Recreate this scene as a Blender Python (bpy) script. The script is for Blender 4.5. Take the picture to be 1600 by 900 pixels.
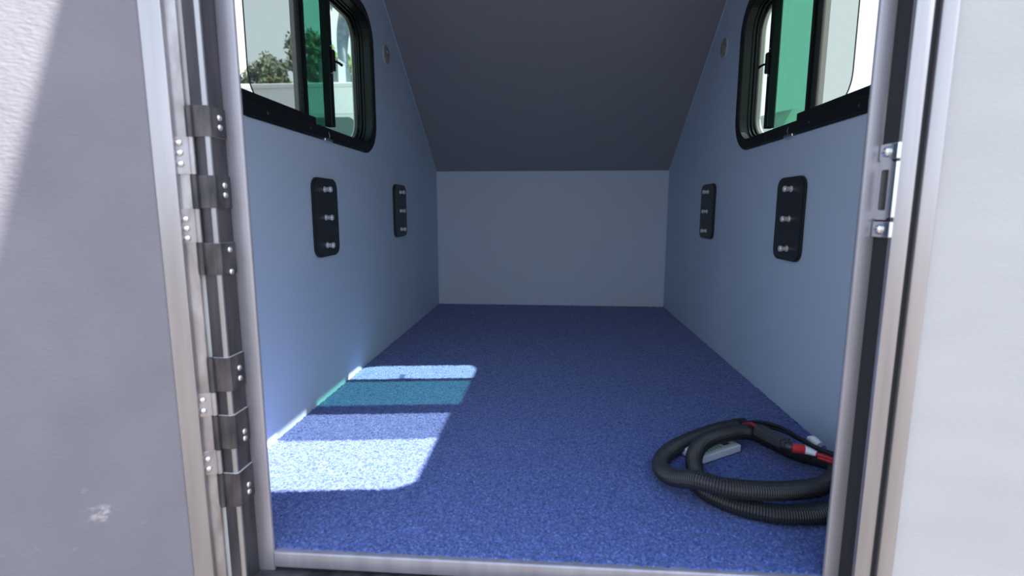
import bpy, bmesh, math, random
import numpy as np
from mathutils import Vector, Matrix

for o in list(bpy.data.objects):
    bpy.data.objects.remove(o)
SC = bpy.context.scene
COL = SC.collection
random.seed(7)

# ------------------------------------------------------------------ camera
cam = bpy.data.cameras.new('camera')
cam.sensor_width = 36.0
cam.lens = 36.0 * 809.27 / 1600.0
cam.clip_start = 0.02
cam.clip_end = 1000
cam.dof.use_dof = True
cam.dof.focus_distance = 1.25
cam.dof.aperture_fstop = 4.5
co = bpy.data.objects.new('camera', cam)
COL.objects.link(co)
R = Vector((0.99727, 0.07388, 0.00068)); U = Vector((-0.01169, 0.14863, 0.98882)); F = Vector((-0.07296, 0.98613, -0.14909))
co.matrix_world = Matrix(((R.x, U.x, -F.x, 0.0015), (R.y, U.y, -F.y, -0.6765), (R.z, U.z, -F.z, 0.4626), (0, 0, 0, 1)))
SC.camera = co

# ------------------------------------------------------------------ sky, sun, exposure
SUN = Vector((1.0, 0.118, 0.872)).normalized()
w = bpy.data.worlds.new('sky_world'); SC.world = w
w.use_nodes = True
nt = w.node_tree
bg = nt.nodes['Background']
sky = nt.nodes.new('ShaderNodeTexSky')
sky.sky_type = 'NISHITA'
sky.sun_disc = False
sky.sun_elevation = math.asin(SUN.z)
sky.sun_rotation = math.atan2(SUN.x, SUN.y)
sky.altitude = 50
sky.air_density = 1.0
sky.dust_density = 2.0
sky.ozone_density = 1.0
# pale haze around the whole horizon, fading into the blue above
tc = nt.nodes.new('ShaderNodeTexCoord'); sz = nt.nodes.new('ShaderNodeSeparateXYZ'); hz = nt.nodes.new('ShaderNodeMapRange')
hz.interpolation_type = 'SMOOTHSTEP'
hz.inputs['From Min'].default_value = 0.45; hz.inputs['From Max'].default_value = 0.85
hz.inputs['To Min'].default_value = 1.0; hz.inputs['To Max'].default_value = 0.0
st_ = nt.nodes.new('ShaderNodeVectorMath'); st_.operation = 'SCALE'; st_.inputs['Scale'].default_value = 0.50
mh = nt.nodes.new('ShaderNodeMixRGB'); mh.inputs[2].default_value = (1.00, 1.10, 1.20, 1)
nt.links.new(tc.outputs['Generated'], sz.inputs[0]); nt.links.new(sz.outputs['Z'], hz.inputs['Value'])
nt.links.new(sky.outputs[0], st_.inputs[0]); nt.links.new(hz.outputs[0], mh.inputs[0]); nt.links.new(st_.outputs[0], mh.inputs[1])
nt.links.new(mh.outputs[0], bg.inputs[0])
bg.inputs[1].default_value = 1.0
sl = bpy.data.lights.new('sun', 'SUN')
sl.energy = 18.0
sl.angle = math.radians(0.53)
sl.color = (1.0, 0.94, 0.86)
so = bpy.data.objects.new('sun', sl)
COL.objects.link(so)
so.rotation_euler = SUN.to_track_quat('Z', 'Y').to_euler()
so.location = (6, 1, 8)
vs = SC.view_settings
vs.view_transform = 'Standard'
vs.look = 'None'
vs.exposure = 0.68
vs.gamma = 1.0
vs.use_curve_mapping = False
SC.cycles.max_bounces = 12
SC.cycles.diffuse_bounces = 6
SC.cycles.transparent_max_bounces = 16
SC.cycles.use_denoising = True

# ------------------------------------------------------------------ materials
def mat(name, col, rough=0.6, metal=0.0, spec=0.5):
    m = bpy.data.materials.new(name); m.use_nodes = True
    b = m.node_tree.nodes['Principled BSDF']
    b.inputs['Base Color'].default_value = (*col, 1)
    b.inputs['Roughness'].default_value = rough
    b.inputs['Metallic'].default_value = metal
    b.inputs['Specular IOR Level'].default_value = spec
    return m

def nodes(m):
    t = m.node_tree
    return t, t.nodes['Principled BSDF'], (lambda k: t.nodes.new(k)), t.links.new

def noise_col(m, c1, c2, scale, detail=4, stretch=(1, 1, 1), lo=0.35, hi=0.65):
    t, b, N, L = nodes(m)
    tc = N('ShaderNodeTexCoord'); mp = N('ShaderNodeMapping'); mp.inputs['Scale'].default_value = stretch
    n = N('ShaderNodeTexNoise'); n.inputs['Scale'].default_value = scale; n.inputs['Detail'].default_value = detail
    r = N('ShaderNodeValToRGB')
    r.color_ramp.elements[0].position = lo; r.color_ramp.elements[1].position = hi
    r.color_ramp.elements[0].color = (*c1, 1); r.color_ramp.elements[1].color = (*c2, 1)
    L(tc.outputs['Object'], mp.inputs['Vector']); L(mp.outputs['Vector'], n.inputs['Vector'])
    L(n.outputs['Fac'], r.inputs['Fac']); L(r.outputs['Color'], b.inputs['Base Color'])
    return r

def bump(m, scale, strength, dist=0.001, stretch=(1, 1, 1), detail=3):
    t, b, N, L = nodes(m)
    tc = N('ShaderNodeTexCoord'); mp = N('ShaderNodeMapping'); mp.inputs['Scale'].default_value = stretch
    n = N('ShaderNodeTexNoise'); n.inputs['Scale'].default_value = scale; n.inputs['Detail'].default_value = detail
    bp = N('ShaderNodeBump'); bp.inputs['Strength'].default_value = strength; bp.inputs['Distance'].default_value = dist
    L(tc.outputs['Object'], mp.inputs['Vector']); L(mp.outputs['Vector'], n.inputs['Vector'])
    L(n.outputs['Fac'], bp.inputs['Height']); L(bp.outputs['Normal'], b.inputs['Normal'])

def tint_glass(name, col, gloss=0.04, rough=0.0, dust=0.02):
    m = bpy.data.materials.new(name); m.use_nodes = True
    t = m.node_tree; t.nodes.clear()
    o = t.nodes.new('ShaderNodeOutputMaterial'); tr = t.nodes.new('ShaderNodeBsdfTransparent')
    g = t.nodes.new('ShaderNodeBsdfGlossy'); mx = t.nodes.new('ShaderNodeMixShader')
    tr.inputs[0].default_value = (*col, 1); g.inputs['Roughness'].default_value = rough
    mx.inputs[0].default_value = gloss
    dl = t.nodes.new('ShaderNodeBsdfTranslucent'); dl.inputs[0].default_value = (0.8, 0.85, 0.83, 1)
    m2 = t.nodes.new('ShaderNodeMixShader'); m2.inputs[0].default_value = dust
    t.links.new(tr.outputs[0], mx.inputs[1]); t.links.new(g.outputs[0], mx.inputs[2])
    t.links.new(mx.outputs[0], m2.inputs[1]); t.links.new(dl.outputs[0], m2.inputs[2]); t.links.new(m2.outputs[0], o.inputs[0])
    return m

M = {}
M['wall'] = mat('wall_vinyl', (0.27, 0.32, 0.385), 0.62, spec=0.35)
noise_col(M['wall'], (0.45, 0.55, 0.70), (0.475, 0.575, 0.725), 3.0)
bump(M['wall'], 320, 0.35, 0.0008)
M['backwall'] = mat('back_panel', (0.60, 0.68, 0.80), 0.55, spec=0.4)
bump(M['backwall'], 260, 0.25, 0.0006)
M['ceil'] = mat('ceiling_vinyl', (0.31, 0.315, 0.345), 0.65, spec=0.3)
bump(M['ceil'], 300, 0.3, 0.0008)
M['front'] = mat('front_wall_vinyl', (0.66, 0.66, 0.68), 0.6, spec=0.35)
noise_col(M['front'], (0.475, 0.48, 0.50), (0.51, 0.515, 0.535), 5.0, stretch=(1, 1, 3))
bump(M['front'], 150, 0.35, 0.0012, stretch=(1, 1, 1.8))
# door lining with pale scuffs
M['door'] = mat('door_lining', (0.4, 0.4, 0.43), 0.6, spec=0.35)
def door_nodes(m):
    t, b, N, L = nodes(m)
    tc = N('ShaderNodeTexCoord')
    n1 = N('ShaderNodeTexNoise'); n1.inputs['Scale'].default_value = 9; n1.inputs['Detail'].default_value = 6
    r1 = N('ShaderNodeValToRGB'); r1.color_ramp.elements[0].position = 0.35; r1.color_ramp.elements[1].position = 0.7
    r1.color_ramp.elements[0].color = (0.180, 0.176, 0.212, 1); r1.color_ramp.elements[1].color = (0.208, 0.204, 0.242, 1)
    L(tc.outputs['Object'], n1.inputs['Vector']); L(n1.outputs['Fac'], r1.inputs['Fac'])
    n2 = N('ShaderNodeTexNoise'); n2.inputs['Scale'].default_value = 21; n2.inputs['Detail'].default_value = 8; n2.inputs['Roughness'].default_value = 0.7
    mp = N('ShaderNodeMapping'); mp.inputs['Location'].default_value = (0.3, 1.7, 2.2); mp.inputs['Scale'].default_value = (0.9, 1, 1.5)
    L(tc.outputs['Object'], mp.inputs['Vector']); L(mp.outputs['Vector'], n2.inputs['Vector'])
    r2 = N('ShaderNodeValToRGB'); r2.color_ramp.elements[0].position = 0.63; r2.color_ramp.elements[1].position = 0.74
    L(n2.outputs['Fac'], r2.inputs['Fac'])
    sx = N('ShaderNodeSeparateXYZ'); L(tc.outputs['Object'], sx.inputs[0])
    mr = N('ShaderNodeMapRange'); mr.inputs['From Min'].default_value = 0.30; mr.inputs['From Max'].default_value = 0.05
    L(sx.outputs['Z'], mr.inputs['Value'])
    mu = N('ShaderNodeMath'); mu.operation = 'MULTIPLY'; L(r2.outputs['Color'], mu.inputs[0]); L(mr.outputs[0], mu.inputs[1])
    mx = N('ShaderNodeMixRGB'); L(mu.outputs[0], mx.inputs[0]); L(r1.outputs['Color'], mx.inputs[1]); mx.inputs[2].default_value = (0.62, 0.58, 0.58, 1)
    L(mx.outputs[0], b.inputs['Base Color'])
door_nodes(M['door'])
bump(M['door'], 130, 0.45, 0.0014, stretch=(1, 1, 2.4))
M['carpet'] = mat('blue_carpet', (0.07, 0.12, 0.32), 0.95, spec=0.1)
def carpet_nodes(m):
    t, b, N, L = nodes(m)
    tc = N('ShaderNodeTexCoord')
    n = N('ShaderNodeTexNoise'); n.inputs['Scale'].default_value = 260; n.inputs['Detail'].default_value = 3; n.inputs['Roughness'].default_value = 0.7
    L(tc.outputs['Object'], n.inputs['Vector'])
    r = N('ShaderNodeValToRGB'); e = r.color_ramp.elements
    e[0].position = 0.32; e[0].color = (0.018, 0.036, 0.135, 1)
    e[1].position = 0.72; e[1].color = (0.20, 0.265, 0.57, 1)
    k = e.new(0.52); k.color = (0.070, 0.115, 0.345, 1)
    L(n.outputs['Fac'], r.inputs['Fac']); L(r.outputs['Color'], b.inputs['Base Color'])
    b.inputs['Sheen Weight'].default_value = 0.35
    b.inputs['Sheen Roughness'].default_value = 0.5
    b.inputs['Sheen Tint'].default_value = (0.75, 0.82, 1, 1)
carpet_nodes(M['carpet'])
M['bronze'] = mat('bronze_aluminium', (0.40, 0.40, 0.44), 0.3, 0.85)
noise_col(M['bronze'], (0.36, 0.36, 0.40), (0.45, 0.44, 0.48), 8, stretch=(6, 6, 0.4))
M['bronze_soft'] = mat('satin_aluminium', (0.36, 0.355, 0.41), 0.42, 0.55)
noise_col(M['bronze_soft'], (0.33, 0.325, 0.38), (0.40, 0.395, 0.45), 10, stretch=(5, 5, 0.5))
M['dark_metal'] = mat('dark_glossy_metal', (0.16, 0.16, 0.19), 0.38, 0.35)
noise_col(M['dark_metal'], (0.035, 0.035, 0.048), (0.075, 0.07, 0.085), 14, stretch=(4, 4, 0.6))
M['hinge'] = mat('hinge_metal', (0.12, 0.12, 0.14), 0.35, 0.45)
noise_col(M['hinge'], (0.035, 0.036, 0.046), (0.11, 0.10, 0.11), 26, stretch=(2, 2, 0.6))
M['hinge_light'] = mat('hinge_leaf_metal', (0.40, 0.39, 0.42), 0.36, 0.7)
noise_col(M['hinge_light'], (0.27, 0.25, 0.26), (0.48, 0.47, 0.51), 22, stretch=(2, 2, 0.7))
M['cut_edge'] = mat('bare_cut_metal', (0.72, 0.70, 0.70), 0.4, 0.3)
M['rivet'] = mat('rivet_metal', (0.82, 0.82, 0.85), 0.2, 1.0)
M['chrome'] = mat('zinc_plated_steel', (0.78, 0.80, 0.83), 0.2, 1.0)
M['stud_steel'] = mat('stud_steel', (0.80, 0.80, 0.82), 0.38, 0.55)
M['rubber'] = mat('black_rubber', (0.016, 0.017, 0.022), 0.55, spec=0.4)
M['black'] = mat('black_window_frame', (0.006, 0.007, 0.009), 0.42, spec=0.3)
M['black_plate'] = mat('black_plate_paint', (0.013, 0.015, 0.02), 0.42, spec=0.4)
M['greystrip'] = mat('grey_mullion', (0.42, 0.41, 0.40), 0.45, 0.1)
M['conduit'] = mat('black_conduit', (0.018, 0.019, 0.023), 0.42, spec=0.5)
M['wire_black'] = mat('black_wire', (0.014, 0.014, 0.018), 0.4)
M['wire_red'] = mat('red_wire', (0.42, 0.02, 0.03), 0.4)
M['red'] = mat('red_sleeve', (0.62, 0.035, 0.045), 0.4)
M['white'] = mat('white_plastic', (0.80, 0.82, 0.86), 0.4)
M['green'] = mat('green_print', (0.22, 0.62, 0.26), 0.5)
M['fuse'] = mat('fuse_holder_plastic', (0.045, 0.047, 0.058), 0.45)
M['blackprint'] = mat('black_print', (0.012, 0.012, 0.014), 0.4)
M['puck'] = mat('puck_lens', (0.30, 0.27, 0.24), 0.35)
noise_col(M['puck'], (0.12, 0.11, 0.10), (0.42, 0.38, 0.33), 220, lo=0.4, hi=0.6)
M['skin_out'] = mat('outer_skin', (0.66, 0.66, 0.66), 0.45)
M['sash_glass'] = tint_glass('sash_glass', (0.56, 0.595, 0.58))
M['pale_glass'] = tint_glass('pale_glass', (0.74, 0.86, 0.80))
M['green_glass'] = tint_glass('green_glass', (0.30, 0.53, 0.46))
M['ground'] = mat('gravel_ground', (0.5, 0.46, 0.4), 0.95)
noise_col(M['ground'], (0.075, 0.066, 0.057), (0.12, 0.108, 0.095), 1.2, detail=8)
M['van_white'] = mat('van_paint', (0.80, 0.80, 0.80), 0.35)
M['van_glass'] = mat('van_window_glass', (0.04, 0.10, 0.09), 0.1)
M['tyre'] = mat('tyre_rubber', (0.02, 0.02, 0.02), 0.8)
M['box_grey'] = mat('grey_case', (0.13, 0.16, 0.19), 0.55)
M['roof'] = mat('roof_shingle', (0.16, 0.165, 0.15), 0.8)
noise_col(M['roof'], (0.13, 0.135, 0.12), (0.21, 0.21, 0.19), 6, stretch=(1, 1, 4))
M['house'] = mat('house_render', (0.6, 0.57, 0.5), 0.8)
M['bark'] = mat('tree_bark', (0.12, 0.09, 0.065), 0.9)
def leafmat(name, c1, c2):
    m = mat(name, c1, 0.7, spec=0.2); noise_col(m, c1, c2, 0.8); return m
M['leaf_dark'] = leafmat('leaf_dark', (0.045, 0.075, 0.035), (0.09, 0.13, 0.055))
M['leaf_grey'] = leafmat('leaf_grey', (0.075, 0.10, 0.07), (0.13, 0.16, 0.10))
M['leaf_light'] = leafmat('leaf_light', (0.12, 0.20, 0.05), (0.20, 0.29, 0.08))
M['denim'] = mat('blue_denim', (0.11, 0.15, 0.21), 0.85); noise_col(M['denim'], (0.085, 0.12, 0.175), (0.15, 0.19, 0.25), 18)
M['shirt'] = mat('grey_shirt', (0.28, 0.28, 0.3), 0.85)
M['skin'] = mat('skin', (0.55, 0.35, 0.26), 0.5)
M['hair'] = mat('brown_hair', (0.06, 0.035, 0.02), 0.6)
M['shoe'] = mat('brown_shoe', (0.12, 0.08, 0.05), 0.6)

# ------------------------------------------------------------------ helpers
def link(o, parent=None):
    COL.objects.link(o)
    if parent is not None: o.parent = parent
    return o

def obj(name, bm, m, parent=None, smooth=False, angle=None):
    bmesh.ops.recalc_face_normals(bm, faces=bm.faces[:])
    me = bpy.data.meshes.new(name); bm.to_mesh(me); bm.free()
    for mm in (m if isinstance(m, (list, tuple)) else [m]): me.materials.append(mm)
    if smooth:
        me.polygons.foreach_set('use_smooth', [True] * len(me.polygons))
        if angle: me.set_sharp_from_angle(angle=math.radians(angle))
    o = bpy.data.objects.new(name, me)
    return link(o, parent)

def empty(name, loc=(0, 0, 0), parent=None):
    o = bpy.data.objects.new(name, None); o.location = loc; o.empty_display_size = 0.05
    return link(o, parent)

def tag(o, label=None, cat=None, group=None, kind=None):
    if label: o['label'] = label
    if cat: o['category'] = cat
    if group: o['group'] = group
    if kind: o['kind'] = kind
    return o

def box(bm, lo, hi, bev=0.0, seg=2, mtx=None):
    r = bmesh.ops.create_cube(bm, size=1.0)
    c = [(a + b) / 2 for a, b in zip(lo, hi)]; s = [abs(b - a) for a, b in zip(lo, hi)]
    vs_ = r['verts']
    for v in vs_: v.co = Vector((v.co.x * s[0] + c[0], v.co.y * s[1] + c[1], v.co.z * s[2] + c[2]))
    if bev > 0:
        es = list({e for v in vs_ for e in v.link_edges})
        rr = bmesh.ops.bevel(bm, geom=es, offset=bev, segments=seg, profile=0.5, affect='EDGES')
        vs_ = list({v for v in rr['verts']} | {v for v in vs_ if v.is_valid})
    if mtx is not None:
        bmesh.ops.transform(bm, matrix=mtx, verts=[v for v in vs_ if v.is_valid])
    return vs_

def bbox(lo, hi, bev=0.0, seg=2, mtx=None):
    bm = bmesh.new(); box(bm, lo, hi, bev, seg, mtx); return bm

def rrect(x0, x1, y0, y1, r, n=8):
    """rounded rectangle; r may be one radius or four (x1y1, x0y1, x0y0, x1y0)"""
    rs = r if isinstance(r, (list, tuple)) else [r] * 4
    P = []
    for (cx, cy, a0), rr in zip(((x1, y1, 0), (x0, y1, 90), (x0, y0, 180), (x1, y0, 270)), rs):
        sx = -1 if cx == x1 else 1; sy = -1 if cy == y1 else 1
        for i in range(n + 1):
            a = math.radians(a0 + 90 * i / n)
            P.append((cx + sx * rr + rr * math.cos(a), cy + sy * rr + rr * math.sin(a)))
    return P

def plate(outer, holes, f, d0, d1, bm=None):
    """flat plate with holes between depths d0 and d1; f maps (u, v, depth) to a point"""
    bm = bm or bmesh.new()
    es = []
    vv = []
    for loop in [outer] + list(holes):
        vs_ = [bm.verts.new(f(u, v, d0)) for u, v in loop]
        vv += vs_
        for i in range(len(vs_)): es.append(bm.edges.new((vs_[i], vs_[(i + 1) % len(vs_)])))
    if holes:
        r = bmesh.ops.triangle_fill(bm, use_beauty=True, use_dissolve=False, edges=es)
        fs = [g for g in r['geom'] if isinstance(g, bmesh.types.BMFace)]
    else:
        fs = [bm.faces.new(vv)]
    ex = bmesh.ops.extrude_face_region(bm, geom=fs)
    dv = Vector(f(0, 0, d1)) - Vector(f(0, 0, d0))
    for g in ex['geom']:
        if isinstance(g, bmesh.types.BMVert): g.co += dv
    return bm

def ring(bm, outer, inner, f, d0, d1):
    """frame ring between two loops of equal count"""
    n = len(outer)
    L = [[bm.verts.new(f(u, v, d)) for u, v in lp] for lp in (outer, inner) for d in (d0, d1)]
    oa, ob, ia, ib = L
    for i in range(n):
        j = (i + 1) % n
        for a, b in ((oa, ob), (ob, ib), (ib, ia), (ia, oa)):
            bm.faces.new((a[i], a[j], b[j], b[i]))
    return bm

def tube(pts, radius, seg=12, cap=True, bm=None, ripple=None, step=None, closed=False):
    """sweep along a Catmull-Rom path; radius a number or a list per control point"""
    bm = bm or bmesh.new()
    P = [Vector(p) for p in pts]
    rad = radius if isinstance(radius, (list, tuple)) else [radius] * len(P)
    S = []
    for i in range(len(P) - 1):
        p0 = P[max(i - 1, 0)]; p1 = P[i]; p2 = P[i + 1]; p3 = P[min(i + 2, len(P) - 1)]
        n = max(1, int(math.ceil((p2 - p1).length / step))) if step else 8
        for k in range(n):
            t = k / n
            q = 0.5 * ((2 * p1) + (p2 - p0) * t + (2 * p0 - 5 * p1 + 4 * p2 - p3) * t * t + (3 * p1 - p0 - 3 * p2 + p3) * t ** 3)
            S.append((q, rad[i] * (1 - t) + rad[i + 1] * t))
    S.append((P[-1], rad[-1]))
    T = [(S[min(i + 1, len(S) - 1)][0] - S[max(i - 1, 0)][0]).normalized() for i in range(len(S))]
    u = T[0].orthogonal().normalized()
    rings_ = []
    for i, (q, rr) in enumerate(S):
        u = (u - T[i] * u.dot(T[i])).normalized(); v = T[i].cross(u)
        if ripple: rr = rr * (1.0 if (i % 3) else 1 - ripple)
        rings_.append([bm.verts.new(q + (u * math.cos(2 * math.pi * k / seg) + v * math.sin(2 * math.pi * k / seg)) * rr) for k in range(seg)])
    for a, b in zip(rings_, rings_[1:]):
        for k in range(seg): bm.faces.new((a[k], a[(k + 1) % seg], b[(k + 1) % seg], b[k]))
    if cap:
        bm.faces.new(rings_[0]); bm.faces.new(rings_[-1])
    return bm

def lathe(bm, prof, origin, axis, seg=14):
    """prof: (distance along axis, radius)"""
    ax = Vector(axis).normalized(); u = ax.orthogonal().normalized(); v = ax.cross(u); O = Vector(origin)
    rg = []
    for d, r in prof:
        if r <= 1e-6: rg.append([bm.verts.new(O + ax * d)])
        else: rg.append([bm.verts.new(O + ax * d + (u * math.cos(2 * math.pi * k / seg) + v * math.sin(2 * math.pi * k / seg)) * r) for k in range(seg)])
    for a, b in zip(rg, rg[1:]):
        for k in range(seg):
            k2 = (k + 1) % seg
            if len(a) == 1 and len(b) == 1: continue
            if len(a) == 1: bm.faces.new((a[0], b[k], b[k2]))
            elif len(b) == 1: bm.faces.new((a[k], a[k2], b[0]))
            else: bm.faces.new((a[k], a[k2], b[k2], b[k]))
    for e in (rg[0], rg[-1]):
        if len(e) > 2: bm.faces.new(e)
    return bm

def prism(poly, f, d0, d1, bm=None):
    """polygon extruded between d0 and d1 through the map f(u, v, d)"""
    bm = bm or bmesh.new()
    a = [bm.verts.new(f(u, v, d0)) for u, v in poly]; b = [bm.verts.new(f(u, v, d1)) for u, v in poly]
    n = len(poly)
    for i in range(n): bm.faces.new((a[i], a[(i + 1) % n], b[(i + 1) % n], b[i]))
    bm.faces.new(a); bm.faces.new(b)
    return bm

# ------------------------------------------------------------------ room shell
W, TH = 0.55, 0.03                     # inner half width, wall thickness
D, HB = 1.842, 0.6456                  # depth of the compartment, height of the back panel
YI, YO = -0.05, -0.08                  # inner and outer face of the front wall
ROOF_FRONT = 1.075  # unseen roof front height, shaped to cast the shadow edge on the door
PROFILE = [(YI, -0.03), (D, -0.03), (D, HB), (0.925, 1.25), (0.50, 1.25), (YI, ROOF_FRONT)]

# window opening (in the side walls), Y and Z
WY1, WZ0, WZ1, WR = 0.92, 0.672, 1.010, 0.058
NEAR = {-1: 0.205, 1: 0.218}           # near end of the left and the right opening

def side_wall(s, name, label):
    f = lambda y, z, d: (s * d, y, z)
    WY0 = NEAR[s]
    hole = rrect(WY0 - 0.016, WY1 + 0.016, WZ0 - 0.016, WZ1 + 0.016, WR + 0.016)
    o = obj(name, plate(PROFILE, [hole], f, W, W + TH), M['wall'])
    tag(o, label, None, None, 'structure')
    # thin outer skin whose cut edge shows through the glass
    hole2 = rrect(WY0 - 0.002, WY1 + 0.002, WZ0 + 0.002, WZ1 + 0.002, WR)
    obj('outer_skin', plate([(y - (0.03 if y < 0 else 0), z) for y, z in PROFILE], [hole2], f, W + TH + 0.0185, W + TH + 0.0215), M['skin_out'], o)
    return o
wl = side_wall(-1, 'wall_left', 'blue-grey textured side wall left of the carpet')
wr = side_wall(1, 'wall_right', 'blue-grey textured side wall behind the coiled black hose')

f_x = lambda y, z, x: (x, y, z)
o = obj('wall_back', bbox((-W - TH, D, -0.03), (W + TH, D + 0.02, HB + 0.03)), M['backwall'])
tag(o, 'plain grey panel closing the far end of the compartment', kind='structure')
bm = bmesh.new()
box(bm, (-W, D - 0.004, 0.004), (-W + 0.007, D, HB - 0.006), 0.001)
box(bm, (W - 0.007, D - 0.004, 0.004), (W, D, HB - 0.006), 0.001)
obj('edge_strip', bm, M['backwall'], o)
bm = bmesh.new()
x = -W
while x < W - 0.01:                      # slightly ragged sealant bead along the top
    x2 = min(W, x + random.uniform(0.05, 0.14))
    box(bm, (x, D - random.uniform(0.003, 0.005), HB - random.uniform(0.007, 0.010)), (x2, D, HB), 0.0008, 1)
    x = x2
obj('sealant_bead', bm, M['backwall'], o)

# ceiling: unseen front slope shaped for the door's shadow, flat, long rear slope
top = [(YO, ROOF_FRONT), (0.50, 1.25), (0.925, 1.25), (D + 0.02, HB - 0.013)]
poly = top + [(y + 0.008, z + 0.03) for y, z in reversed(top)]
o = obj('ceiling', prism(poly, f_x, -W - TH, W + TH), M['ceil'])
tag(o, 'dark grey ceiling sloping down to the far panel', kind='structure')
# thin corner mouldings where the slope meets the side walls
def slope_z(y): return 1.25 - (y - 0.925) * (1.25 - HB) / (D - 0.925)
for s in (-1, 1):
    bm = bmesh.new()
    p = [(s * W, 0.93, slope_z(0.93) - 0.004), (s * W, D, HB - 0.004)]
    tube(p, 0.003, 6, step=1, bm=bm)
    tag(obj('trim_%d' % (2 if s < 0 else 3), bm, M['wall']), 'thin moulding in the corner of %s wall and sloping ceiling' % ('left' if s < 0 else 'right'), kind='structure')

# floor slab and carpet
fl = obj('floor', bbox((-W - TH, YI + 0.002, -0.05), (W + TH, D, -0.006)), M['rubber'])
tag(fl, 'compartment floor covered by blue carpet', kind='structure')
def carpet():
    nx, ny = 400, 680
    x0, x1, y0, y1 = -W + 0.001, W - 0.001, YI + 0.003, D - 0.002
    rng = np.random.default_rng(3)
    X, Y = np.meshgrid(np.linspace(x0, x1, nx), np.linspace(y0, y1, ny))
    h = rng.random((ny, nx))
    big = np.kron(rng.random((ny // 4 + 1, nx // 4 + 1)), np.ones((4, 4)))[:ny, :nx]
    Z = -0.0035 + 0.0035 * h + 0.0010 * big
    X = X + (rng.random((ny, nx)) - 0.5) * 0.0014; Y = Y + (rng.random((ny, nx)) - 0.5) * 0.0014
    Z[0, :] = -0.006; Z[-1, :] = -0.006
    co_ = np.stack([X, Y, Z], -1).reshape(-1, 3)
    i = np.arange(ny * nx).reshape(ny, nx)
    q = np.stack([i[:-1, :-1], i[:-1, 1:], i[1:, 1:], i[1:, :-1]], -1).reshape(-1, 4)
    me = bpy.data.meshes.new('carpet_pile')
    me.vertices.add(len(co_)); me.vertices.foreach_set('co', co_.ravel())
    me.loops.add(q.size); me.loops.foreach_set('vertex_index', q.ravel().astype(np.int32))
    me.polygons.add(len(q)); me.polygons.foreach_set('loop_start', np.arange(0, q.size, 4, dtype=np.int32))
    me.update(calc_edges=True)
    me.materials.append(M['carpet'])
    o = bpy.data.objects.new('carpet_pile', me); link(o, fl)
    tag(o, kind='stuff')
carpet()

# front wall around the doorway
XL, XR = -0.4005, 0.376
def ffront(x, z, y): return (x, y, z)
outer = [(-W - TH, -0.5), (W + TH, -0.5), (W + TH, ROOF_FRONT + 0.01), (-W - TH, ROOF_FRONT + 0.01)]
hole = [(XL, -0.05), (XR, -0.05), (XR, 1.0), (XL, 1.0)]
wf = obj('wall_front', plate(outer, [hole], ffront, YI, YO), M['front'])
tag(wf, 'pale grey textured outer wall right of the doorway', kind='structure')

# ------------------------------------------------------------------ door frame (jambs, sill)
fr = empty('trim_1', (0, YI, -0.05))
tag(fr, 'dark bronze metal frame around the doorway', kind='structure')
fr_off = Vector(fr.location)
def fpart(name, bm, m, smooth=False):
    for v in bm.verts: v.co -= fr_off
    return obj(name, bm, m, fr, smooth, 40 if smooth else None)
ZB, ZT = -0.12, 1.005
# right jamb
fpart('stop_flange', bbox((0.353, -0.0525, ZB), (0.3725, -0.0455, ZT), 0.003, 3), M['bronze_soft'], True)
fpart('rubber_seal', bbox((0.3705, -0.079, ZB), (0.377, -0.045, ZT), 0.001), M['rubber'])
fpart('jamb_face', bbox((0.3705, -0.0835, ZB), (0.389, -0.077, ZT), 0.0015), M['bronze'], True)
fpart('seal_groove', bbox((0.388, -0.0805, ZB), (0.396, -0.078, ZT)), M['rubber'])
fpart('outer_flange', bbox((0.3945, -0.0875, ZB), (0.412, -0.078, ZT), 0.003, 3), M['bronze'], True)
# left jamb
fpart('stop_flange', bbox((-0.397, -0.0525, ZB), (-0.3733, -0.0455, ZT), 0.003, 3), M['bronze_soft'], True)
fpart('jamb_side', bbox((-0.4015, -0.079, ZB), (-0.3955, -0.045, ZT), 0.001), M['dark_metal'])
fpart('jamb_edge', bbox((-0.4025, -0.0825, ZB), (-0.3955, -0.077, ZT), 0.0022, 3), M['bronze'], True)
fpart('jamb_face', bbox((-0.4165, -0.0815, ZB), (-0.402, -0.077, ZT), 0.001), M['dark_metal'])
# sill
fpart('sill_flange', bbox((-0.3745, -0.053, -0.026), (0.354, -0.040, -0.002), 0.003, 3), M['bronze_soft'], True)
fpart('sill_tread', bbox((-0.396, -0.082, -0.05), (0.376, -0.045, -0.030), 0.002), M['hinge'])
fpart('head_flange', bbox((-0.3745, -0.052, 0.982), (0.354, -0.035, 1.005), 0.003), M['bronze_soft'], True)

# ------------------------------------------------------------------ the open door on the left
A = math.radians(25)
PIV = Vector((-0.416, -0.0855, 0))
UD = Vector((-math.cos(A), -math.sin(A), 0)); ND = Vector((math.sin(A), -math.cos(A), 0))
def fd(u, n, z): return PIV + UD * u + ND * n + Vector((0, 0, z))
DM = Matrix(((UD.x, ND.x, 0, PIV.x), (UD.y, ND.y, 0, PIV.y), (0, 0, 1, 0), (0, 0, 0, 1)))
dr = empty('door_1', (PIV.x, PIV.y, -0.03))
tag(dr, 'open compartment door at the left with scuffed grey lining', kind='structure')
dinv = Matrix.Translation(-Vector(dr.location))
def dpart(name, lo, hi, m, bev=0.001, smooth=False):
    bm = bbox(lo, hi, bev, 3, dinv @ DM)
    return obj(name, bm, m, dr, smooth, 40 if smooth else None)
DZ0, DZ1 = -0.03, 0.985
dpart('hinge_edge', (0.003, -0.022, DZ0), (0.0175, -0.0016, DZ1), M['hinge_light'], 0.003, True)
dpart('edge_trim', (0.0161, -0.022, DZ0), (0.0395, 0.0060, DZ1), M['bronze'], 0.003, True)
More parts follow.
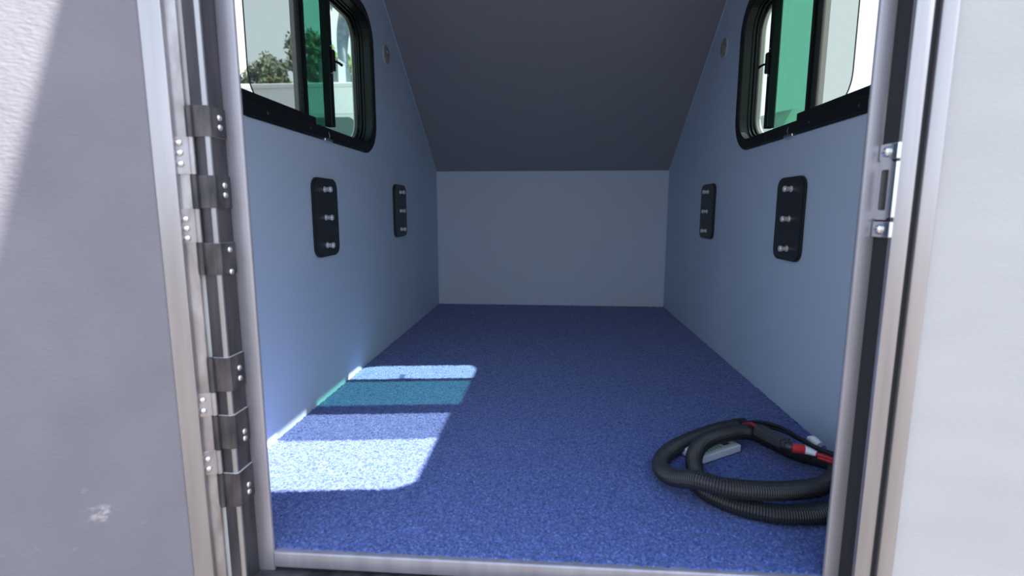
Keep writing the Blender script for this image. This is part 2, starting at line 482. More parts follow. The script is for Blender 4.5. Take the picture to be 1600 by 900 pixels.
dpart('door_lining', (0.0385, -0.022, DZ0), (0.735, 0.0040, DZ1), M['door'], 0.001)
dpart('free_edge_trim', (0.734, -0.022, DZ0), (0.757, 0.0060, DZ1), M['bronze'], 0.003, True)

# ------------------------------------------------------------------ hinges
def dome(bm, p, n, r):
    lathe(bm, [(-0.0002, r), (r * 0.35, r * 0.92), (r * 0.62, r * 0.6), (r * 0.75, 0)], p, n, 10)
def cut(o):
    for p in o.data.polygons:
        if abs(p.normal.z) > 0.9: p.material_index = 1
def hinge(label, jamb, door, zb):
    h = empty('hinge', (PIV.x, PIV.y, zb)); off = Vector(h.location)
    tag(h, label, 'hinge', 'strap hinges carrying the open door')
    allz = [z for a in jamb + door for z in a[:2]]
    bm = lathe(bmesh.new(), [(0, 0.0016), (max(allz) - min(allz), 0.0016)], (PIV.x - off.x, PIV.y - off.y, min(allz) - off.z), (0, 0, 1), 8)
    obj('hinge_pin', bm, M['hinge'], h)
    for z0, z1, riv in jamb:
        # bent leaf: bent strip from the pin over the jamb face and into the rebate
        pth = [(-0.4150, -0.0875), (-0.4130, -0.0843), (-0.3960, -0.0850), (-0.3930, -0.0820), (-0.3930, -0.0530)]
        inn = [(-0.4160, -0.0850), (-0.4135, -0.0817), (-0.3972, -0.0827), (-0.3955, -0.0810), (-0.3955, -0.0530)]
        poly = pth + inn[::-1]
        bm = prism([(a - off.x, b - off.y) for a, b in poly], lambda a, b, d: (a, b, d - off.z), z1, z0)
        lf = obj('leaf', bm, [M['hinge'], M['cut_edge']], h); cut(lf)
        bm = bmesh.new(); lathe(bm, [(z1 - off.z, 0.0032), (z0 - off.z, 0.0032)], (PIV.x - off.x, PIV.y - off.y, 0), (0, 0, 1), 10)
        obj('knuckle', bm, M['hinge'], lf, True, 40)
        for zr in riv:
            bm = bmesh.new(); dome(bm, Vector((-0.3930, -0.066, zr)) - off, (1, 0, 0), 0.0042)
            obj('rivet', bm, M['rivet'], lf, True)
    for z0, z1, riv in door:
        bm = prism([(-0.001, -0.0012), (0.0168, -0.0012), (0.0168, 0.0006), (0.002, 0.0006), (-0.001, 0.0022)], lambda a, b, d: fd(a, b, d) - off, z1, z0)
        lf = obj('leaf', bm, [M['hinge_light'], M['cut_edge']], h); cut(lf)
        bm = bmesh.new(); lathe(bm, [(z1 - off.z, 0.0032), (z0 - off.z, 0.0032)], (PIV.x - off.x, PIV.y - off.y, 0), (0, 0, 1), 10)
        obj('knuckle', bm, M['hinge_light'], lf, True, 40)
        for zr in riv:
            bm = bmesh.new(); dome(bm, fd(0.0125, 0.0006, zr) - off, ND, 0.0040)
            obj('rivet', bm, M['rivet'], lf, True)
    return h
hinge('upper metal door hinge with rivets beside left doorway jamb',
      [(0.5815, 0.5470, (0.570, 0.559)), (0.5025, 0.4645, (0.4915, 0.480)), (0.4228, 0.3845, (0.4139, 0.3868))],
      [(0.5460, 0.5036, (0.5391, 0.5276, 0.5152)), (0.4635, 0.4240, (0.4518, 0.4406, 0.4292))], 0.38)
hinge('lower metal door hinge with rivets beside left doorway jamb',
      [(0.2815, 0.2380, (0.2634, 0.2498)), (0.2063, 0.1620, (0.178, 0.1684)), (0.1285, 0.0830, (0.1039, 0.0939))],
      [(0.2370, 0.2075, (0.2290, 0.2150)), (0.1610, 0.1295, (0.1510, 0.1380))], 0.08)

# ------------------------------------------------------------------ striker plate on the right jamb
st = empty('striker_plate', (0.3705, -0.064, 0.433)); off = Vector(st.location)
tag(st, 'zinc plated latch striker plate on right doorway jamb', 'striker plate')
def fs(y, z, x): return Vector((x, y, z)) - off
bm = plate(rrect(-0.0775, -0.0515, 0.452, 0.517, 0.005), [rrect(-0.0715, -0.0585, 0.4625, 0.5065, 0.002)], fs, 0.3705, 0.3680)
obj('slotted_plate', bm, M['chrome'], st)
bm = bmesh.new()
prism([(0.3705, -0.0775), (0.3675, -0.0790), (0.3675, -0.0835), (0.3695, -0.0845), (0.3705, -0.0845)], lambda a, b, d: Vector((a, b, d)) - off, 0.455, 0.514, bm)
obj('folded_lip', bm, M['chrome'], st)
obj('slot_recess', bbox(Vector((0.3700, -0.0715, 0.4625)) - off, Vector((0.3707, -0.0585, 0.5065)) - off), M['blackprint'], st)
for z in (0.5255, 0.4415):
    bm = plate(rrect(-0.077, -0.054, z - 0.0085, z + 0.0085, 0.002), [], fs, 0.3705, 0.3670)
    t = obj('fixing_tab', bm, M['chrome'], st)
    bm = bmesh.new(); box(bm, Vector((0.3665, -0.0845, z - 0.0085)) - off, Vector((0.3705, -0.0765, z + 0.0085)) - off, 0.0008)
    obj('tab_edge', bm, M['chrome'], t)
    bm = bmesh.new(); dome(bm, Vector((0.3670, -0.066, z)) - off, (-1, 0, 0), 0.0062)
    obj('screw', bm, M['rivet'], t, True)

# ------------------------------------------------------------------ sliding windows
def window(s, name, label, bar_y, seam_y, dm):
    WY0 = NEAR[s]
    f = lambda y, z, d: (s * d, y, z)
    root = empty(name, (s * W, (WY0 + WY1) / 2, WZ0 - 0.042)); off = Vector(root.location)
    tag(root, label, kind='structure')
    g = lambda y, z, d: Vector(f(y, z, d)) - off
    def rr(k, n=10): return rrect(WY0 - k, WY1 + k, WZ0 - k, WZ1 + k, WR + k, n)
    bm = bmesh.new()
    ring(bm, rr(0.0395), rr(0.0135), g, W - 0.007, W + 0.003)
    ring(bm, rr(0.0425), rr(0.0385), g, W - 0.004, W + 0.001)
    fl_ = obj('inner_flange', bm, M['black'], root)
    m = fl_.modifiers.new('bevel', 'BEVEL'); m.width = 0.0015; m.segments = 2; m.limit_method = 'ANGLE'
    bm = bmesh.new()
    ring(bm, rr(0.0165), rr(0.0115), g, W - 0.004, W + 0.048)
    ring(bm, rr(0.0125), rr(0.0075), g, W + 0.0185, W + 0.0215)
    ring(bm, rr(0.0125), rr(0.0045), g, W + 0.0275, W + 0.0300)
    ring(bm, rr(0.0125), rr(0.0), g, W + 0.0400, W + 0.048)
    obj('track_frame', bm, M['black'], root)
    # flange screws
    for y, z in [(0.32, WZ0 - .026), (0.50, WZ0 - .026), (0.72, WZ0 - .026), (0.875, WZ0 - .026), (WY1 + .026, 0.74), (WY1 + .026, 0.84), (WY1 + .026, 0.93), (0.86, WZ1 + .026), (0.70, WZ1 + .026), (0.5, WZ1 + .026), (0.33, WZ1 + .026)]:
        bm = bmesh.new(); dome(bm, g(y, z, W - 0.007), (-s, 0, 0), 0.0030); obj('screw', bm, M['dark_metal'], root, True)
    # silver drain clip at the lower edge
    yc = 0.595
    bm = bmesh.new(); box(bm, g(yc - 0.022, WZ0 - 0.0445, W - 0.0085), g(yc + 0.022, WZ0 - 0.0375, W - 0.001), 0.0012)
    cl = obj('clip', bm, M['chrome'], root)
    bm = bmesh.new(); tube([g(yc, WZ0 - 0.038, W - 0.0075), g(yc + 0.003, WZ0 - 0.030, W - 0.0085), g(yc - 0.001, WZ0 - 0.022, W - 0.0078)], 0.0009, 6, bm=bm)
    obj('clip_hook', bm, M['chrome'], cl)
    # fixed pane at the far end
    m2 = 0.5955 + dm
    xf, xm, xs = W + 0.0360, W + 0.0300, W + 0.0235
    loop = rrect(m2, WY1 + 0.006, WZ0 - 0.006, WZ1 + 0.006, (WR, 0.001, 0.001, WR))
    obj('fixed_pane', plate([(y, z) for y, z in loop if True], [], g, xf, xf + 0.003), M['pale_glass'], root)
    # mullion
    obj('mullion', bbox(g(0.580 + dm, WZ0 - 0.01, W + 0.026), g(0.600 + dm, WZ1 + 0.01, W + 0.044), 0.002), M['black'], root)
    ms = obj('mullion_seal', bbox(g((0.546 if s > 0 else 0.556) + dm, WZ0 - 0.01, W + 0.029), g(0.582 + dm, WZ1 + 0.01, W + 0.040), 0.001), M['greystrip'], root)
    # raised track under the sliding sash, near half only
    obj('track_riser', bbox(g(WY0 + 0.012, WZ0 - 0.012, W + 0.001), g(0.5795 + dm, WZ0 + 0.006, W + 0.0225), 0.002), M['black'], root)
    # overlap of the tinted panes
    obj('tinted_pane', plate([(0.598 + dm, WZ0 - 0.006), (bar_y - 0.008, WZ0 - 0.006), (bar_y - 0.008, WZ1 + 0.006), (0.598 + dm, WZ1 + 0.006)], [], g, xm, xm + 0.002), M['green_glass'], root)
    # sliding sash: pane with rounded near corners, stile with latch at its far end
    loop = rrect(seam_y, 0.582 + dm, WZ0 - 0.004, WZ1 + 0.004, (0.001, WR, WR, 0.001))
    sp = obj('sash_pane', plate(loop, [], g, xs, xs + 0.003), M['sash_glass'], root)
    # dark rubber edging on the near end of the sash
    e1 = [(y, z) for y, z in rrect(seam_y, 0.9, WZ0 - 0.004, WZ1 + 0.004, WR) if y < seam_y + WR + 1e-4]
    bm = bmesh.new()
    e1.sort(key=lambda p: p[1])
    tube([g(y, z, xs + 0.0015) for y, z in e1], 0.0013, 6, step=1, bm=bm)
    obj('sash_edging', bm, M['rubber'], sp)
    sti = obj('sash_stile', bbox(g(bar_y - 0.011, WZ0 + 0.004, W + 0.0125), g(bar_y + 0.011, WZ1 + 0.004, W + 0.0335), 0.002), M['black'], root)
    zl = 0.845
    bm = bmesh.new()
    box(bm, g(bar_y - 0.002, zl - 0.030, W + 0.005), g(bar_y + 0.013, zl + 0.022, W + 0.015), 0.003)
    lt = obj('latch', bm, M['black'], root)
    bm = bmesh.new(); tube([g(bar_y + 0.008, zl - 0.004, W + 0.011), g(bar_y + 0.03, zl - 0.003, W + 0.006), g(bar_y + 0.048, zl - 0.005, W + 0.004)], [0.0028, 0.0032, 0.0036], 8, bm=bm)
    obj('latch_lever', bm, M['black'], lt, True)
    for dz in (-0.036, 0.030):
        bm = bmesh.new(); dome(bm, g(bar_y, zl + dz, W + 0.0125), (-s, 0, 0), 0.0026); obj('screw', bm, M['rivet'], sti, True)
    return root
window(-1, 'window_1', 'black framed sliding window in the left wall', 0.680, 0.316, -0.030)
window(1, 'window_2', 'black framed sliding window in the right wall', 0.785, 0.410, 0.0)

# ------------------------------------------------------------------ mounting plates with studs
def mount(s, y0, y1, z0, z1, label):
    cy, cz = (y0 + y1) / 2, (z0 + z1) / 2
    root = empty('mounting_plate', (s * W, cy, cz)); off = Vector(root.location)
    tag(root, label, 'mounting plate', 'black plates with three silver studs on the side walls')
    g = lambda y, z, d: Vector((s * (W - d), y, z)) - off
    bm = plate(rrect(y0, y1, z0, z1, 0.024, 6), [], g, 0.0005, 0.009)
    bmesh.ops.recalc_face_normals(bm, faces=bm.faces[:])
    bmesh.ops.bevel(bm, geom=[e for e in bm.edges if len(e.link_faces) == 2 and e.calc_face_angle(0) > 1.0], offset=0.002, segments=2, affect='EDGES')
    obj('plate', bm, M['black_plate'], root)
    for k in (-1, 0, 1):
        zz = cz + k * (z1 - z0) * 0.355
        bm = bmesh.new()
        lathe(bm, [(0.0, 0.0075), (0.002, 0.0072), (0.0030, 0.0054), (0.0110, 0.0054), (0.0125, 0.0070), (0.0160, 0.0072), (0.0180, 0.0056), (0.0190, 0.0)], g(cy - 0.010, zz, 0.0088), (-s, 0, 0), 14)
        obj('stud', bm, M['stud_steel'], root, True, 35)
mount(-1, 0.496, 0.628, 0.350, 0.538, 'black stud plate on left wall, nearer the doorway')
mount(-1, 1.122, 1.266, 0.366, 0.552, 'black stud plate on left wall, nearer the far panel')
mount(1, 0.496, 0.628, 0.348, 0.537, 'black stud plate on right wall, nearer the doorway')
mount(1, 1.118, 1.264, 0.364, 0.551, 'black stud plate on right wall, nearer the far panel')

# ------------------------------------------------------------------ round puck lights
for s, y, z, side in ((-1, 1.095, 0.970, 'left'), (1, 1.117, 0.974, 'right')):
    root = empty('puck_light', (s * W, y, z))
    tag(root, 'small round speckled disc light on %s wall past the window' % side, 'light')
    bm = bmesh.new()
    lathe(bm, [(0, 0.032), (0.003, 0.032), (0.0045, 0.0305), (0.0045, 0.0)], (-s * 0.0003, 0, 0), (-s, 0, 0), 28)
    obj('bezel', bm, M['wall'], root, True, 35)
    bm = bmesh.new()
    lathe(bm, [(0.0046, 0.0300), (0.0075, 0.024), (0.009, 0.012), (0.0092, 0.0)], (0, 0, 0), (-s, 0, 0), 24)
    obj('lens', bm, M['puck'], root, True)
    bm = bmesh.new(); dome(bm, Vector((-s * 0.0085, -0.008, 0.004)), (-s, 0, 0), 0.0035)
    obj('screw', bm, M['rivet'], root, True)

# ------------------------------------------------------------------ coiled cable on the carpet
HOSE = [(0.4029, 0.3755, 0.022), (0.3731, 0.3636, 0.022), (0.336, 0.3466, 0.020), (0.265, 0.2912, 0.020), (0.217, 0.2369, 0.020), (0.1972, 0.1858, 0.022), (0.203, 0.1330, 0.032),
        (0.233, 0.0850, 0.053), (0.2707, 0.0640, 0.054), (0.3271, 0.0700, 0.048), (0.3790, 0.0900, 0.040), (0.430, 0.1150, 0.034), (0.4720, 0.150, 0.036), (0.4936, 0.1900, 0.034), (0.4800, 0.2250, 0.028),
        (0.4592, 0.2560, 0.022), (0.4335, 0.2941, 0.024), (0.3935, 0.315, 0.034), (0.3329, 0.281, 0.042), (0.2871, 0.2457, 0.042), (0.2617, 0.2095, 0.034), (0.254, 0.1743, 0.022), (0.2521, 0.1257, 0.018),
        (0.281, 0.0849, 0.018), (0.3292, 0.0600, 0.019), (0.376, 0.0580, 0.019), (0.4230, 0.0690, 0.019), (0.4800, 0.092, 0.019), (0.522, 0.140, 0.019), (0.528, 0.20, 0.019)]
ca = empty('power_cable', (0.35, 0.2, 0.0)); off = Vector(ca.location)
tag(ca, 'coiled black corrugated cable conduit on blue carpet near right wall', 'cable')
def sub(pts): return [Vector(p) - off for p in pts]
HOSE = [(x + 0.001, y + 0.006, z - 0.004) for x, y, z in HOSE]
obj('conduit', tube(sub(HOSE), 0.0147, 16, ripple=0.085, step=0.0013), M['conduit'], ca)
bm = bmesh.new(); tube(sub([(0.389, 0.3762, 0.018), (0.4039, 0.3815, 0.018), (0.409, 0.3835, 0.018)]), 0.0160, 16, bm=bm); obj('end_cuff', bm, M['rubber'], ca, True, 40)
WB1 = [(0.400, 0.374, 0.026), (0.4181, 0.3385, 0.045), (0.4400, 0.2926, 0.055), (0.4548, 0.2488, 0.055), (0.4687, 0.2142, 0.052), (0.4831, 0.1828, 0.055), (0.505, 0.1486, 0.055), (0.535, 0.12, 0.045)]
WB2 = [(0.402, 0.372, 0.020), (0.4225, 0.3300, 0.040), (0.4429, 0.2851, 0.050), (0.4590, 0.2452, 0.050), (0.4730, 0.2100, 0.052), (0.4875, 0.1790, 0.055), (0.508, 0.143, 0.055), (0.538, 0.11, 0.045)]
obj('black_wire', tube(sub(WB1), 0.0036, 8, step=0.004), M['wire_black'], ca, True)
obj('black_wire', tube(sub(WB2), 0.0034, 8, step=0.004), M['wire_black'], ca, True)
w3 = [(0.401, 0.371, 0.024), (0.404, 0.338, 0.040), (0.3985, 0.3050, 0.051), (0.3975, 0.2880, 0.052)]
tag(obj('red_wire', tube(sub(w3), 0.0040, 8, step=0.004), M['wire_red'], ca, True), 'red wire')
# fuse holder
a, b = Vector((0.3970, 0.2848, 0.052)), Vector((0.4189, 0.2240, 0.054))
d = (b - a).normalized(); sx = d.cross(Vector((0, 0, 1))).normalized(); uz = sx.cross(d)
FM = Matrix(((d.x, sx.x, uz.x, a.x - off.x), (d.y, sx.y, uz.y, a.y - off.y), (d.z, sx.z, uz.z, a.z - off.z), (0, 0, 0, 1)))
ln = (b - a).length
bm = bmesh.new()
box(bm, (0, -0.0105, -0.009), (ln, 0.0105, 0.009), 0.0025, 2, FM)
box(bm, (0.004, -0.012, -0.0015), (ln - 0.004, 0.012, 0.0015), 0.0008, 1, FM)
fh = tag(obj('fuse_holder', bm, M['fuse'], ca), 'dark grey fuse holder')
bm = bmesh.new()
box(bm, (ln - 0.001, -0.008, -0.006), (ln + 0.007, 0.008, 0.006), 0.002, 2, FM)
box(bm, (ln + 0.001, -0.009, 0.002), (ln + 0.005, -0.002, 0.0105), 0.001, 1, FM)
obj('fuse_cap', bm, M['fuse'], fh)
CN = [(0.4200, 0.2215, 0.052), (0.4254, 0.2140, 0.0515), (0.4300, 0.2120, 0.051), (0.4462, 0.2100, 0.050), (0.4600, 0.1970, 0.049), (0.478, 0.1760, 0.050), (0.502, 0.1317, 0.054), (0.53, 0.10, 0.046)]
obj('cable_gland', tube(sub(CN[0:3]), [0.0065, 0.0062, 0.0055], 10), M['fuse'], ca, True)
tag(obj('red_sleeve', tube(sub([(0.4275, 0.2130, 0.051), (0.4380, 0.2110, 0.0505), (0.4466, 0.2098, 0.050)]), [0.0074, 0.0084, 0.0082], 12), M['red'], ca, True, 50), 'red heat shrink sleeve')
tag(obj('white_sleeve', tube(sub([(0.4462, 0.2100, 0.050), (0.4530, 0.2042, 0.0495), (0.4610, 0.1960, 0.049)]), [0.0078, 0.0066, 0.0045], 12), M['white'], ca, True, 50), 'white heat shrink sleeve')
obj('red_wire', tube(sub(CN[4:]), 0.0032, 8, step=0.004), M['wire_red'], ca, True)
obj('red_wire', tube(sub([(x + 0.001, y - 0.006, z - 0.004) for x, y, z in CN[4:]]), 0.0030, 8, step=0.004), M['wire_red'], ca, True)
tag(obj('white_sleeve', tube(sub([(0.4755, 0.258, 0.0500), (0.4805, 0.2480, 0.051), (0.4850, 0.2340, 0.047)]), [0.0030, 0.0078, 0.0070], 12), M['white'], ca, True, 50), 'white plastic end sleeve near the wall')

# ------------------------------------------------------------------ white box inside the coil
e1 = Vector((0.092, 0.060, 0)).normalized(); e2 = Vector((-e1.y, e1.x, 0))
bx = empty('control_box', (0.283, 0.2375, 0.0006))
bx.rotation_euler = (0, 0, math.atan2(e1.y, e1.x))
tag(bx, 'small white plastic box with green stripes inside coiled cable', 'box')
obj('case', bbox((0, 0, 0), (0.108, 0.050, 0.0145), 0.002, 2), M['white'], bx)
for k in range(5):
    obj('green_stripe', bbox((0.026 + 0.0088 * k, 0.010, 0.0144), (0.0310 + 0.0088 * k, 0.040, 0.0148)), M['green'], bx)
obj('black_window', bbox((0.076, 0.014, 0.0143), (0.093, 0.040, 0.0150), 0.0003, 1), M['blackprint'], bx)

# ------------------------------------------------------------------ outdoors
GZ = -0.75
g_ = obj('ground', bbox((-160, -120, GZ - 0.2), (160, 220, GZ)), M['ground'])
tag(g_, 'pale dusty ground outside', kind='structure')

# white van seen through the left window
vx0, vx1, vy0, vy1, vz = -4.5, -2.05, 6.0, 10.5, 2.05
van = empty('white_van', ((vx0 + vx1) / 2, (vy0 + vy1) / 2, GZ)); off = Vector(van.location)
tag(van, 'white van with dark rounded rear window outside the left window', 'van')
def vb(lo, hi, bev=0.0, seg=3): return bbox(Vector(lo) - off, Vector(hi) - off, bev, seg)
obj('body', vb((vx0, vy0, GZ + 0.35), (vx1, vy1, vz), 0.07, 4), M['van_white'], van, True, 40)
fv = lambda x, z, y: Vector((x, y, z)) - off
for xa in (-3.075, -4.03):
    wn = obj('rear_window', plate(rrect(xa, xa + 0.58, 1.02, 1.63, 0.10), [], fv, vy0 + 0.01, vy0 - 0.012), M['van_glass'], van)
bm = vb((vx0 + 0.06, vy0 - 0.012, 1.668), (vx1 - 0.06, vy0 + 0.02, 1.690), 0.006); obj('rear_moulding', bm, M['van_white'], van)
obj('roof_lip', vb((vx0 + 0.03, vy0 - 0.015, vz - 0.06), (vx1 - 0.03, vy0 + 0.05, vz + 0.003), 0.012), M['van_white'], van)
obj('bumper', vb((vx0, vy0 - 0.12, GZ + 0.4), (vx1, vy0 + 0.05, GZ + 0.62), 0.04), M['tyre'], van)
for xa in (vx0 + 0.1, vx1 - 0.35):
    for ya in (vy0 + 1.0, vy1 - 1.1):
        bm = bmesh.new(); lathe(bm, [(0, 0.25), (0.02, 0.33), (0.23, 0.33), (0.25, 0.25)], Vector((xa, ya, GZ + 0.33)) - off, (1, 0, 0), 24); obj('wheel', bm, M['tyre'], van, True, 40)
for xa in (vx0 + 0.03, vx1 - 0.15):
    obj('tail_lamp', vb((xa, vy0 - 0.015, 0.3), (xa + 0.12, vy0 + 0.02, 0.9), 0.02), M['red'], van)

# grey case on the van roof
cs = empty('equipment_case', (-2.835, 6.17, vz)); off = Vector(cs.location)
tag(cs, 'grey-blue case on the van roof beside the jeans', 'case')
obj('case_body', bbox((-0.13, -0.12, 0.003), (0.130, 0.13, 0.280), 0.012, 2), M['box_grey'], cs)
obj('case_lid', bbox((-0.134, -0.124, 0.281), (0.134, 0.134, 0.305), 0.010, 2), M['box_grey'], cs)
bm = tube([(-0.06, 0.0, 0.304), (-0.05, 0, 0.325), (0.05, 0, 0.325), (0.06, 0, 0.304)], 0.008, 8); obj('handle', bm, M['tyre'], cs, True)

# person standing on the roof
def person():
    px, py, z0 = -2.745, 6.62, vz + 0.003
    V = [(0, 0, .93), (0, 0, 1.05), (0, -.01, 1.22), (0, 0, 1.40), (0, 0, 1.49), (0, -.02, 1.56),
         (-.10, 0, .88), (-.105, -.05, .50), (-.065, .03, .09), (-.09, -.11, .045),
         (.10, 0, .88), (.16, .03, .48), (.19, .10, .09), (.21, -.03, .045),
         (-.19, 0, 1.41), (-.27, .0, 1.14), (-.22, -.18, .96), (-.20, -.24, .92),
         (.19, 0, 1.41), (.27, .02, 1.14), (.28, -.08, .90), (.28, -.11, .85)]
    E = [(0, 1), (1, 2), (2, 3), (3, 4), (4, 5), (0, 6), (6, 7), (7, 8), (8, 9), (0, 10), (10, 11), (11, 12), (12, 13),
         (3, 14), (14, 15), (15, 16), (16, 17), (3, 18), (18, 19), (19, 20), (20, 21)]
    Rr = [.15, .14, .15, .13, .06, .055, .105, .075, .055, .045, .105, .075, .055, .045, .065, .047, .035, .032, .065, .047, .035, .032]
    me = bpy.data.meshes.new('person'); me.from_pydata([Vector(v) for v in V], E, [])
    ob = bpy.data.objects.new('person', me); link(ob)
    sk = ob.modifiers.new('skin', 'SKIN'); sk.use_smooth_shade = True
    for i, sv in enumerate(me.skin_vertices[0].data):
        sv.radius = (Rr[i], Rr[i] * (0.75 if i in (0, 1, 2, 3) else 1)); sv.use_root = (i == 0)
    sb = ob.modifiers.new('sub', 'SUBSURF'); sb.levels = 1; sb.render_levels = 1
    dg = bpy.context.evaluated_depsgraph_get(); dg.update()
    me2 = bpy.data.meshes.new_from_object(ob.evaluated_get(dg))
    bm = bmesh.new(); bm.from_mesh(me2)
    # head
    hd = bmesh.ops.create_uvsphere(bm, u_segments=20, v_segments=14, radius=1)['verts']
    for v in hd:
        v.co = Vector((v.co.x * .075, v.co.y * .095, v.co.z * .115 * (1.05 if v.co.z < 0 else 1)))
        if v.co.z < -.06: v.co.x *= .8
        v.co += Vector((0, -.03, 1.645))
    for cx, cy, cz, rx, ry, rz in ((0, -.13, 1.635, .013, .020, .022), (-.075, -.02, 1.64, .010, .018, .030), (.075, -.02, 1.64, .010, .018, .030)):
        q = bmesh.ops.create_uvsphere(bm, u_segments=8, v_segments=6, radius=1)['verts']
        for v in q: v.co = Vector((v.co.x * rx + cx, v.co.y * ry + cy, v.co.z * rz + cz))
    # fingers and thumbs
    for sx, hp in ((-1, Vector((-.20, -.26, .90))), (1, Vector((.28, -.12, .83)))):
        for k in range(4):
            o_ = hp + Vector(((k - 1.5) * .017, 0, .01))
            tube([o_, o_ + Vector((0, -.012, -.035)), o_ + Vector((0, -.004, -.068 + abs(k - 1.3) * .008))], [.009, .008, .006], 6, bm=bm)
        o_ = hp + Vector((-sx * .03, -.005, .035)); tube([o_, o_ + Vector((-sx * .02, -.02, -.02)), o_ + Vector((-sx * .016, -.028, -.045))], [.010, .009, .007], 6, bm=bm)
    for fc in bm.faces:
        c = fc.calc_center_median(); ax = abs(c.x)
        arm = ax > .2 and c.z > .7 or (c.y < -.15 and c.z > .7 and c.z < 1.2)
        if c.z < .085: k = 3
        elif arm and c.z < 1.0: k = 2
        elif c.z < .98 and not arm: k = 0
        elif c.z < 1.50: k = 1
        else: k = 2
        fc.material_index = k; fc.smooth = True
    me3 = bpy.data.meshes.new('person'); bm.to_mesh(me3); bm.free()
    for k in ('denim', 'shirt', 'skin', 'shoe'): me3.materials.append(M[k])
    ob.modifiers.clear(); ob.data = me3; ob.location = (px, py, z0)
    bm = bmesh.new(); q = bmesh.ops.create_uvsphere(bm, u_segments=18, v_segments=12, radius=1)['verts']
    bmesh.ops.delete(bm, geom=[v for v in q if v.co.z < -.15 and v.co.y < .2 or v.co.y < -.72 and v.co.z < .45], context='VERTS')
    for v in bm.verts: v.co = Vector((v.co.x * .082, v.co.y * .103 - .025, v.co.z * .118 + 1.652))
    obj('hair', bm, M['hair'], ob, True)
    for sx in (-1, 1):
        bm = bmesh.new(); q = bmesh.ops.create_uvsphere(bm, u_segments=8, v_segments=6, radius=.011)['verts']
        for v in q: v.co += Vector((sx * .03, -.117, 1.655))
        obj('eye', bm, M['blackprint'], ob, True)
    bm = bmesh.new(); box(bm, (-.022, -.120, 1.592), (.022, -.108, 1.600), .003, 1); obj('mouth', bm, M['red'], ob)
    tag(ob, 'person in blue jeans standing on the white van roof beside a case', 'person')
person()

# trees beyond the van: each crown is one mesh of many small leaf blades
def tree(x, y, h, r, zc, m, label, n=2600, leaf=0.28, squash=1.0, clumps=26, seed=1, group=None, name='tree', dist=0):
    rnd = random.Random(seed)
    k_ = (y + dist + 0.6765) / (y + 0.6765)        # planted nearer or farther at the matching size
    x, y, h, r, zc, leaf = x * k_, y + dist, h * k_, r * k_, 0.4626 + (zc - 0.4626) * k_, leaf * k_
    root = empty(name, (x, y, GZ)); tag(root, label, name if name != 'bush' else 'bush', group)
    base = zc - GZ
    tube_p = [(0, 0, 0), (0.1, 0.05, base * 0.5), (0, 0, base), (0.05, 0, base + r * squash * 0.7)]
    bm = tube(tube_p, [h * 0.022, h * 0.018, h * 0.012, h * 0.004], 8)
    for k in range(7):
        a = rnd.uniform(0, 6.28); z1 = base + rnd.uniform(-0.6, 0.4) * r * squash
        tube([(0, 0, z1 - r * 0.3), (math.cos(a) * r * .35, math.sin(a) * r * .35, z1), (math.cos(a) * r * .75, math.sin(a) * r * .75, z1 + r * .25)], [h * .008, h * .006, h * .003], 5, bm=bm)
    obj('trunk', bm, M['bark'], root, True)
    C = []
    for k in range(clumps):
        while True:
            p = Vector((rnd.uniform(-1, 1), rnd.uniform(-1, 1), rnd.uniform(-1, 1)))
            if p.length < 1: break
        p = p * (0.55 + 0.45 * p.length)
        C.append((Vector((p.x * r, p.y * r, base + p.z * r * squash)), r * rnd.uniform(0.16, 0.34)))
    vs_, fs_ = [], []
    for k in range(n):
        c, cr = rnd.choice(C)
        p = c + Vector((rnd.gauss(0, 1), rnd.gauss(0, 1), rnd.gauss(0, .8))) * cr * 0.6
        a = Vector((rnd.gauss(0, 1), rnd.gauss(0, 1), rnd.gauss(0, 1))).normalized(); b = a.orthogonal().normalized()
        s = leaf * rnd.uniform(0.5, 1.1); i = len(vs_)
        vs_ += [p - a * s, p + b * s * .45, p + a * s, p - b * s * .45 + a.cross(b) * s * .2]
        fs_ += [(i, i + 1, i + 2, i + 3)]
    me = bpy.data.meshes.new('crown'); me.from_pydata(vs_, [], fs_); me.materials.append(m)
    o = link(bpy.data.objects.new('crown', me), root); tag(o, kind='stuff')
GT = 'trees on the skyline behind the van'
tree(-22.3, 40, 13, 1.6, 10.7, M['leaf_grey'], 'round open-crowned tree above the van roof', 2400, 0.22, 1.0, 30, 3, dist=0)
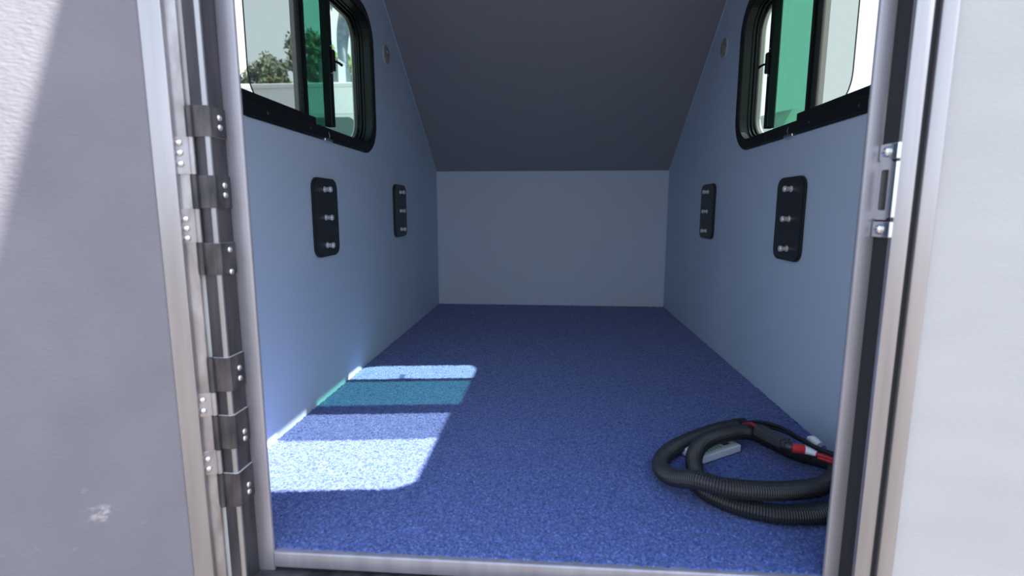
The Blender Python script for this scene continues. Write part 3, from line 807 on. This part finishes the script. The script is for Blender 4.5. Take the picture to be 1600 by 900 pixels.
tree(-20.05, 41, 14.5, 1.25, 12.0, M['leaf_grey'], 'tall sparse tree right of the round tree', 1700, 0.2, 1.6, 26, 5, dist=10)
tree(-18.2, 41, 15, 1.25, 12.2, M['leaf_dark'], 'tall dense dark tree seen through the green pane', 3200, 0.26, 1.7, 40, 8, dist=-8)
tree(-16.9, 42, 13, 0.9, 11.7, M['leaf_light'], 'light green tree between window latch and jeans', 1500, 0.22, 1.4, 22, 11, dist=8)
tree(-20.9, 39, 10.5, 1.0, 10.0, M['leaf_dark'], 'low dark bush between the round and the sparse tree', 1600, 0.24, 0.7, 22, 13, dist=-14)
tree(-16.0, 42.5, 12, 0.8, 11.0, M['leaf_light'], 'pale tree half hidden behind the jeans', 900, 0.22, 1.1, 16, 17, dist=22)
tree(-24.6, 40, 10.6, 0.7, 10.2, M['leaf_grey'], 'small low tree left of the round tree', 700, 0.2, 0.6, 14, 19, dist=12)

# hip-roofed building seen through the right window
hb = empty('building', (8.6, 22, GZ)); off = Vector(hb.location)
tag(hb, 'low building with dark hip roof outside the right window', 'building')
ex0, ex1, ey0, ey1, ez, rz = 7.3, 16.0, 17.0, 27.0, 3.05, 4.05
obj('walls', bbox(Vector((ex0 + .4, ey0 + .4, GZ)) - off, Vector((ex1 - .4, ey1 - .4, ez)) - off), M['house'], hb)
bm = bmesh.new()
pts = [Vector(p) - off for p in ((ex0, ey0, ez), (ex1, ey0, ez), (ex1, ey1, ez), (ex0, ey1, ez), (8.6, 19.3, rz), (8.6, 25.0, rz + 0.5))]
vv = [bm.verts.new(p) for p in pts]
lo_ = [bm.verts.new(p - Vector((0, 0, .15))) for p in pts[:4]]
bm.faces.new((vv[0], vv[1], vv[4])); bm.faces.new((vv[1], vv[2], vv[5], vv[4])); bm.faces.new((vv[2], vv[3], vv[5])); bm.faces.new((vv[3], vv[0], vv[4], vv[5]))
for i in range(4): bm.faces.new((vv[i], vv[(i + 1) % 4], lo_[(i + 1) % 4], lo_[i]))
bm.faces.new(lo_)
obj('hip_roof', bm, M['roof'], hb)
